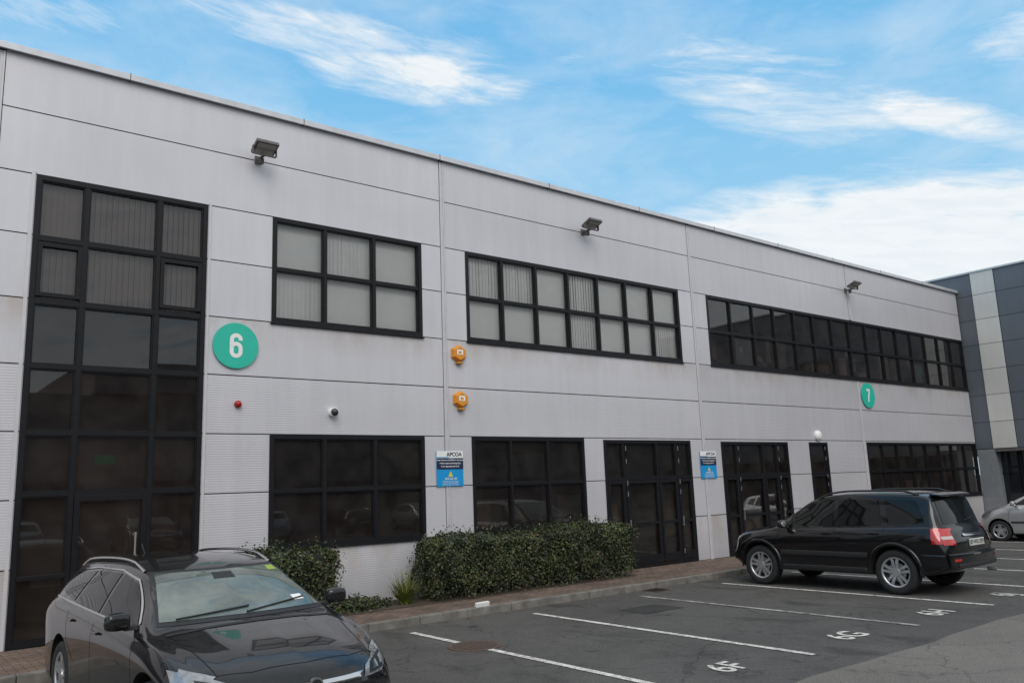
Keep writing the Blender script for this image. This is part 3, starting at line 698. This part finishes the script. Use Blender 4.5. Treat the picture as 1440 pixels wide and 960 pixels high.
E=Car('black_estate_car',4.91,.93,.36,.20,dict(
 zt=[(0,.60),(.04,.70),(.15,.78),(.5,.88),(.9,.95),(1.15,1.0),(1.3,1.06),(1.6,1.22),(1.95,1.39),(2.2,1.455),(2.8,1.50),(3.6,1.485),(4.2,1.44),(4.45,1.38),(4.62,1.20),(4.78,1.02),(4.86,.92),(4.91,.74)],
 zs=[(0,.53),(.1,.66),(.5,.81),(1.2,.94),(2,.98),(3.5,1.03),(4.5,1.05),(4.75,.95),(4.91,.66)],
 zb=[(0,.3),(.3,.2),(4.3,.2),(4.91,.35)],
 wm=[(0,.82),(.15,.87),(.5,.91),(1,.93),(4,.93),(4.5,.91),(4.91,.82)],
 ws=[(0,.72),(.3,.81),(1.2,.87),(2,.88),(4,.87),(4.91,.76)],
 wt=[(0,.56),(.3,.66),(1.2,.76),(1.95,.60),(3,.61),(4.2,.59),(4.5,.60),(4.91,.64)]),m_pblack,(2.77,-4.88,0),math.pi+math.radians(2),.335,.95,3.69,hood=(.42,1.25))
E.root.scale=(1.02,1.02,1.0)
def dress(c,win,ws,rw,door):
    for i,w in enumerate(win): c.both('side_window',w,m_cg,off=.005)
    c.patch('windscreen_surround',[(-ws[0]-.03,ws[2]-.025),(ws[0]+.03,ws[2]-.025),(ws[1]+.03,ws[3]+.02),(-ws[1]-.03,ws[3]+.02)],'F',m_black,off=.003,step=.04)
    c.patch('windscreen',[(-ws[0],ws[2]),(ws[0],ws[2]),(ws[1],ws[3]),(-ws[1],ws[3])],'F',m_cgs,off=.007,step=.04)
    c.patch('rear_window',[(-rw[0],rw[2]),(rw[0],rw[2]),(rw[1],rw[3]),(-rw[1],rw[3])],'B',m_cg,off=.005,step=.04)
    for d in door: c.seam(d)
dress(E,[[(1.50,1.01),(2.08,1.31),(2.5,1.37),(2.5,1.02)],[(2.58,1.03),(2.58,1.375),(3.3,1.365),(3.45,1.06)],[(3.53,1.07),(3.40,1.36),(4.12,1.31),(4.32,1.14)]],
 (.71,.55,1.04,1.38),(.58,.5,1.10,1.34),[[(1.38,.35),(1.30,.6),(1.36,.92),(1.45,.98)],[(2.54,.30),(2.54,1.0)],[(3.52,1.03),(3.42,.7),(3.18,.55)]])
for (a,b) in (((1.46,.995),(4.36,1.075)),((1.5,1.03),(2.1,1.335)),((2.1,1.335),(2.6,1.40)),((2.6,1.40),(3.4,1.39)),((3.4,1.39),(4.15,1.335))):
    E.seam([a,b],w=.014,mat=m_chrome,off=.008,name='chrome_strip')
for sg in (-1,1):
    E.patch('headlamp',[(sg*.46,.60),(sg*.50,.68),(sg*.70,.755),(sg*.86,.79),(sg*.87,.70),(sg*.70,.60)],'F',m_head,off=.006,step=.03)
    E.patch('headlamp_side',[(.28,.68),(.30,.75),(.56,.80),(.42,.70)],'X',m_head,sg=sg,off=.006,step=.03)
    E.patch('headlamp_bezel',[(sg*.52,.615),(sg*.56,.69),(sg*.76,.735),(sg*.72,.62)],'F',m_black,off=.009,step=.03)
    E.patch('headlamp_projector',[(sg*.57,.635),(sg*.58,.68),(sg*.64,.69),(sg*.65,.635)],'F',m_chrome,off=.012,step=.03)
    E.patch('headlamp_reflector',[(sg*.68,.65),(sg*.69,.70),(sg*.74,.71),(sg*.73,.65)],'F',m_chrome,off=.012,step=.03)
    E.patch('fog_lamp',[(sg*.55,.33),(sg*.56,.40),(sg*.72,.41),(sg*.72,.33)],'F',m_black,off=.006,step=.03)
    E.patch('tail_lamp',[(sg*.45,.86),(sg*.46,.97),(sg*.78,1.0),(sg*.78,.84)],'B',m_tail,off=.006,step=.03)
E.patch('grille',[(-.40,.47),(.40,.47),(.44,.65),(-.44,.65)],'F',m_black,off=.006)
E.patch('grille_bar',[(-.43,.605),(.43,.605),(.44,.65),(-.44,.65)],'F',m_chrome,off=.012,thick=.012)
E.patch('lower_intake',[(-.48,.31),(.48,.31),(.46,.43),(-.46,.43)],'F',m_black,off=.006)
p_,n_=E.hit(0,.63,'F'); cyl('badge_ring',.058,.02,m_chrome,E.root,(0,p_.y+.03,.632)); cyl('badge_centre',.044,.022,m_black,E.root,(0,p_.y+.032,.632)); boxes('badge_emblem',[(-.03,.03,p_.y+.044,p_.y+.047,.624,.64)],m_chrome,E.root)
E.plate(False,.45,'08-D-41207'); E.plate(True,.78,'08-D-41207')
E.seam([(-.62,.30),(-.66,.7),(-.74,1.05)],mode='T',sgs=(1,)); E.seam([(.62,.30),(.66,.7),(.74,1.05)],mode='T',sgs=(1,)); E.seam([(-.62,.30),(-.4,.19),(0,.14),(.4,.19),(.62,.30)],mode='T',sgs=(1,))
E.seam([(-.72,1.12),(0,1.10),(.72,1.12)],mode='T',sgs=(1,),w=.05,mat=m_black,off=.004,name='scuttle')
E.mirror(1.52,1.0,m_pblack,.22); E.handle(2.38,.89,m_pblack); E.handle(3.3,.92,m_pblack); E.rails(2.15,4.3,.59,m_chrome,.04,.014)
E.wiper(.58,1.045,-.05,1.085); E.wiper(.0,1.045,-.60,1.10)
E.patch('tax_disc',[(-.60,1.085),(-.50,1.085),(-.49,1.125),(-.59,1.125)],'F',m_white,off=.010); E.patch('permit_sticker',[(-.55,1.335),(-.46,1.335),(-.46,1.37),(-.54,1.37)],'F',M('permit_green',(.30,.38,.05),.5),off=.010)
E.patch('inner_mirror',[(-.10,1.31),(.10,1.31),(.09,1.36),(-.09,1.36)],'F',m_black,off=.009)
cu=cyl('antenna',.005,.18,m_black,E.root,(0,-1.75,1.50),'Z'); cu.rotation_euler=(math.radians(50),0,0)
S=Car('black_suv',4.57,.94,.34,.14,dict(
 zt=[(0,.74),(.04,.88),(.15,.97),(.4,1.03),(.8,1.09),(1.12,1.13),(1.28,1.2),(1.6,1.41),(1.95,1.62),(2.2,1.69),(2.8,1.74),(3.6,1.73),(4.1,1.69),(4.22,1.64),(4.32,1.42),(4.42,1.16),(4.50,1.05),(4.57,.90)],
 zs=[(0,.66),(.1,.82),(.4,.94),(1.15,1.05),(2,1.08),(3.5,1.11),(4.25,1.13),(4.42,1.06),(4.57,.78)],
 zb=[(0,.42),(.3,.32),(.9,.30),(3.8,.30),(4.3,.36),(4.57,.45)],
 wm=[(0,.82),(.15,.88),(.5,.93),(1,.94),(4,.94),(4.4,.92),(4.57,.88)],
 ws=[(0,.74),(.3,.82),(1.2,.88),(4.2,.87),(4.57,.80)],
 wt=[(0,.6),(.3,.70),(1.1,.76),(1.28,.76),(1.95,.64),(3,.67),(4.1,.66),(4.3,.70),(4.57,.72)]),m_psuv,(15.07,-4.81,0),0,.375,.87,3.58,arch=.07,hood=(.45,1.15),thickspoke=1.35)
dress(S,[[(1.42,1.13),(2.02,1.53),(2.46,1.59),(2.46,1.14)],[(2.55,1.14),(2.55,1.60),(3.32,1.60),(3.38,1.16)],[(3.49,1.17),(3.43,1.60),(3.98,1.57),(4.14,1.2)]],
 (.70,.58,1.17,1.60),(.66,.60,1.17,1.60),[[(1.30,.45),(1.26,.75),(1.32,1.0),(1.36,1.09)],[(2.50,.40),(2.50,1.12)],[(3.44,1.13),(3.38,.85),(3.14,.62)]])
S.both('side_moulding',[(1.36,.60),(3.10,.60),(3.12,.69),(1.36,.69)],m_mold,off=.002,thick=.018)
S.both('sill_cladding',[(1.36,.33),(3.10,.33),(3.08,.43),(1.38,.43)],m_mold,off=.002,thick=.025)
for y,u in ((0,.87),(1,3.58)):
    for sg in (-1,1):
        V=[];F=[];n=30
        for i in range(n+1):
            a=math.radians(-8+196*i/n); 
            for rr,dx in ((S.ra-.002,.004),(S.ra-.002,.028),(S.ra+.045,.02),(S.ra+.05,.001)):
                yy=S.L/2-u+rr*math.cos(a); z=S.cz+rr*math.sin(a); h_=S.hit(S.L/2-yy,max(z,.36),'X',sg)[0]; V.append((h_.x+sg*dx,yy,z))
        for i in range(n):
            for q in range(3): F.append([4*i+q,4*i+q+1,4*i+5+q,4*i+4+q])
        mesh_obj('arch_flare',V,F,m_psuv,S.root,True)
S.patch('rear_bumper',[(-.84,.47),(.84,.47),(.86,.70),(-.86,.70)],'B',m_psuv,off=.002,thick=.055,step=.06)
S.patch('bumper_lower',[(-.70,.47),(.70,.47),(.70,.54),(-.70,.54)],'B',m_mold,off=.06,thick=.01)
S.both('bumper_side',[(4.12,.47),(4.44,.47),(4.44,.69),(4.06,.69)],m_psuv,off=.002,thick=.02)
S.patch('front_bumper',[(-.78,.46),(.78,.46),(.78,.62),(-.78,.62)],'F',m_psuv,off=.002,thick=.04)
for sg in (-1,1):
    S.patch('tail_lamp',[(sg*.64,.84),(sg*.64,1.09),(sg*.84,1.12),(sg*.86,.84)],'B',m_tail,off=.012,step=.03)
    S.patch('tail_lamp_clear',[(sg*.65,.93),(sg*.65,.98),(sg*.85,.98),(sg*.85,.93)],'B',m_tailw,off=.016,step=.03)
    S.patch('tail_lamp_side',[(4.26,.86),(4.24,1.11),(4.42,1.10),(4.50,.86)],'X',m_tail,sg=sg,off=.010,step=.03)
    S.patch('headlamp',[(sg*.45,.76),(sg*.45,.88),(sg*.80,.92),(sg*.80,.78)],'F',m_head,off=.008,step=.03)
    S.patch('bumper_reflector',[(sg*.62,.58),(sg*.62,.62),(sg*.78,.62),(sg*.78,.58)],'B',m_tail,off=.064,step=.05)
S.patch('grille',[(-.36,.70),(.36,.70),(.38,.86),(-.38,.86)],'F',m_chrome,off=.01)
S.patch('tailgate_trim',[(-.36,.96),(.36,.96),(.36,1.0),(-.36,1.0)],'B',m_chrome,off=.01,thick=.012)
S.seam([(-.66,.76),(-.66,1.14)],mode='B',sgs=(1,)) ; S.seam([(.66,.76),(.66,1.14)],mode='B',sgs=(1,)); S.seam([(-.66,.755),(.66,.755)],mode='B',sgs=(1,))
S.plate(True,.86,'07-WX-2931'); S.plate(False,.56,'07-WX-2931')
sp=boxes('rear_spoiler',[(-.58,.58,-.10,.10,-.018,.018)],m_psuv,S.root,.015); sp.location=(0,-S.L/2+.33,1.655); sp.rotation_euler=(math.radians(8),0,0)
S.mirror(1.50,1.10,m_psuv,.26); S.handle(2.34,1.0,m_psuv); S.handle(3.26,1.02,m_psuv); S.rails(2.1,4.0,.64,m_mold,.055,.018)
S.wiper(0,1.2,.40,1.25,'B')
cyl('exhaust',.03,.15,m_steel,S.root,(.55,-S.L/2+.02,.36),'Y')
Hc=Car('silver_hatchback',3.78,.83,.34,.2,dict(
 zt=[(0,.60),(.04,.72),(.15,.82),(.5,.94),(.8,1.02),(.95,1.09),(1.3,1.28),(1.6,1.42),(1.9,1.49),(2.3,1.52),(2.9,1.49),(3.3,1.42),(3.45,1.30),(3.6,1.1),(3.7,.95),(3.78,.78)],
 zs=[(0,.52),(.1,.68),(.5,.86),(1.0,.96),(2,1.0),(3.2,1.05),(3.5,1.03),(3.65,.9),(3.78,.68)],
 zb=[(0,.3),(.3,.2),(3.3,.2),(3.78,.33)],
 wm=[(0,.66),(.15,.75),(.5,.81),(1,.83),(3,.83),(3.4,.81),(3.78,.70)],
 ws=[(0,.58),(.3,.70),(1.0,.77),(3,.76),(3.78,.64)],
 wt=[(0,.45),(.3,.56),(.9,.66),(1.6,.54),(2.5,.56),(3.3,.52),(3.78,.52)]),m_psil,(27.0,-4.25,0),0,.29,.72,3.15,hood=(.4,.85))
dress(Hc,[[(1.12,1.02),(1.62,1.33),(2.05,1.40),(2.05,1.04)],[(2.12,1.05),(2.12,1.40),(2.75,1.38),(2.85,1.08)],[(2.92,1.10),(2.84,1.36),(3.1,1.32),(3.2,1.14)]],
 (.60,.50,1.08,1.41),(.5,.44,1.1,1.36),[[(1.02,.35),(.98,.6),(1.05,.96)],[(2.085,.30),(2.085,1.02)],[(2.88,1.04),(2.8,.7),(2.62,.5)]])
for sg in (-1,1):
    Hc.patch('headlamp',[(sg*.42,.66),(sg*.44,.80),(sg*.66,.86),(sg*.70,.70)],'F',m_head,off=.008,step=.03)
    Hc.patch('headlamp_side',[(.22,.70),(.25,.82),(.52,.86),(.40,.72)],'X',m_head,sg=sg,off=.006,step=.03)
    Hc.patch('tail_lamp',[(sg*.5,.80),(sg*.5,1.0),(sg*.68,1.02),(sg*.70,.80)],'B',m_tail,off=.01,step=.03)
Hc.patch('grille',[(-.3,.56),(.3,.56),(.32,.64),(-.32,.64)],'F',m_black,off=.006)
Hc.both('side_moulding',[(1.05,.52),(2.6,.52),(2.6,.57),(1.05,.57)],m_mold,off=.002,thick=.012)
Hc.mirror(1.2,1.0,m_psil); Hc.handle(1.93,.92,m_psil); Hc.handle(2.7,.95,m_psil); Hc.plate(False,.45,'05-D-1187'); Hc.plate(True,.7,'05-D-1187')
def dup(root,name,loc,rot):
    r=empty(name,loc,rot)
    for c in list(root.children):
        o=c.copy(); link(o,r)
    return r
for i,(src,nm,x) in enumerate(((Hc.root,'silver_hatchback',5.5),(E.root,'black_estate_car',10.5),(Hc.root,'silver_hatchback',15.6),(Hc.root,'silver_hatchback',25.7),(E.root,'black_estate_car',20.6))):
    dup(src,nm,(x,-27,0),0 if i%2 else math.pi)

# ------------------------------------------------------------ surroundings behind the camera (seen in reflections)
OB=empty('opposite_building'); m_ob=M('opposite_wall',(.26,.20,.175),.8,var=.2,vs=.4)
boxes('walls',[(-45,70,-52,-38,0,8.2),(10,34,-52.1,-37,8.21,9.8)],m_ob,OB)
boxes('window_band',[(x,x+6,-37.95,-37.9,1.1,3.0) for x in range(-42,66,8)]+[(x,x+6,-37.95,-37.9,5.0,6.6) for x in range(-42,66,8) if x<4 or x>30],M('opp_glass',(.03,.03,.035),.1),OB)

# ------------------------------------------------------------ sun, sky
az=math.radians(207); el=math.radians(44)
sd=Vector((math.sin(az)*math.cos(el),math.cos(az)*math.cos(el),math.sin(el)))
su=bpy.data.lights.new('sun','SUN'); su.angle=math.radians(40); su.color=(1,.945,.89); su.energy=1.75
so=link(bpy.data.objects.new('sun',su)); so.rotation_euler=(-sd).to_track_quat('-Z','Y').to_euler(); so.location=(0,-20,30)
w=bpy.data.worlds.new('World'); sc.world=w; w.use_nodes=True; nt=NT(w.node_tree); nt.n.clear()
out=nt.new('ShaderNodeOutputWorld'); bg=nt.new('ShaderNodeBackground'); nt.l.new(bg.outputs[0],out.inputs[0]); bg.inputs[1].default_value=.1
sky=nt.new('ShaderNodeTexSky',sky_type='NISHITA'); sky.sun_disc=False; sky.sun_elevation=el; sky.sun_rotation=az
tc=nt.new('ShaderNodeTexCoord'); nv=nt.new('ShaderNodeVectorMath',operation='NORMALIZE'); nt.l.new(tc.outputs['Generated'],nv.inputs[0]); sp=nt.new('ShaderNodeSeparateXYZ'); nt.l.new(nv.outputs[0],sp.inputs[0])
X,Y,Z=sp.outputs
AZ=nt.m('MULTIPLY',nt.m('ARCTAN2',X,Y),57.29578); EL=nt.m('MULTIPLY',nt.m('ARCSINE',Z),57.29578)
cv=nt.new('ShaderNodeCombineXYZ'); nt.l.new(nt.m('MULTIPLY',nt.m('ADD',AZ,nt.m('MULTIPLY',EL,1.2)),.05),cv.inputs[0]); nt.l.new(nt.m('MULTIPLY',nt.m('ADD',EL,nt.m('MULTIPLY',AZ,.12)),.20),cv.inputs[1])
nA=nt.noise(cv.outputs[0],1.6,6,.62,.7); nB=nt.noise(cv.outputs[0],6.5,5,.62,.5)
cv2=nt.new('ShaderNodeCombineXYZ'); nt.l.new(nt.m('MULTIPLY',AZ,.05),cv2.inputs[0]); nt.l.new(nt.m('MULTIPLY',EL,.13),cv2.inputs[1]); cv2.inputs[2].default_value=3.3
nC=nt.noise(cv2.outputs[0],2.0,5,.6,.3)
blobs=[(26,30.4,18,2.5,-6,1.0),(33,27.5,12,1.9,-3,1.15),(58,25.3,15,4.2,-23,1.02),(71,20.3,8,1.6,-25,.95),(65,10.4,28,9.6,-6,2.9),(75,24.5,7,3.0,-10,1.0),(6,29.8,9,2.8,-5,.9),(44,28.9,2.4,.6,0,.95)]
S_=None
for (a,e,ra_,re_,ti,am) in blobs:
    t=math.radians(ti); c_,s_=math.cos(t),math.sin(t)
    da=nt.m('SUBTRACT',AZ,a); de=nt.m('SUBTRACT',EL,e)
    u=nt.m('ADD',nt.m('MULTIPLY',da,c_/ra_),nt.m('MULTIPLY',de,s_/ra_)); v=nt.m('ADD',nt.m('MULTIPLY',da,-s_/re_),nt.m('MULTIPLY',de,c_/re_))
    d2=nt.m('ADD',nt.m('MULTIPLY',u,u),nt.m('MULTIPLY',v,v)); b=nt.m('MULTIPLY',nt.m('MAXIMUM',nt.m('SUBTRACT',1.0,d2),0),am)
    S_=b if S_ is None else nt.m('ADD',S_,b)
back=nt.m('MAXIMUM',nt.mapr(Y,.2,-.35,0,1.6),nt.mapr(EL,38,58,0,1.6)); S_=nt.m('ADD',S_,back)
n_=nt.m('ADD',nt.m('MULTIPLY',nA,.68),nt.m('MULTIPLY',nB,.32))
cov=nt.m('MULTIPLY',S_,nt.mapr(n_,.36,.66,.0,1.3)) 
cov=nt.m('ADD',cov,nt.m('MULTIPLY',nt.m('SUBTRACT',S_,1.0),.5))
cl=nt.mapr(cov,.0,1.1,0,.95)
haze=nt.mapr(nC,.38,.72,0.03,.36)
grad=nt.ramp(nt.mapr(EL,0,45,0,1),[(0,(.54,.77,.92)),(.3,(.37,.69,.93)),(.6,(.19,.55,.90)),(1,(.12,.44,.84))])
g10=nt.mix(1,grad,(10,10,10),'MULTIPLY'); base_=nt.mix(.90,sky.outputs[0],g10)
cloudc=nt.mix(nt.mapr(nB,.3,.7,0,1),(8.2,8.8,9.2),(9.4,9.6,9.7))
col=nt.mix(nt.m('MAXIMUM',cl,haze,clamp=True),base_,cloudc)
nt.l.new(col,bg.inputs[0])

# ------------------------------------------------------------ camera
cd=bpy.data.cameras.new('camera'); co=link(bpy.data.objects.new('camera',cd)); sc.camera=co
cd.sensor_width=36; cd.lens=1154.4/1440*36; cd.clip_end=2000
yaw,pitch,roll=[math.radians(v) for v in (38.648,10.108,-2.153)]
Fv=Vector((math.sin(yaw)*math.cos(pitch),math.cos(yaw)*math.cos(pitch),math.sin(pitch))); R0=Vector((math.cos(yaw),-math.sin(yaw),0)); U0=R0.cross(Fv)
Rv=R0*math.cos(roll)+U0*math.sin(roll); Uv=-R0*math.sin(roll)+U0*math.cos(roll)
mt=Matrix((Rv,Uv,-Fv)).transposed().to_4x4(); mt.translation=Vector((0,-13.502,2.04)); co.matrix_world=mt
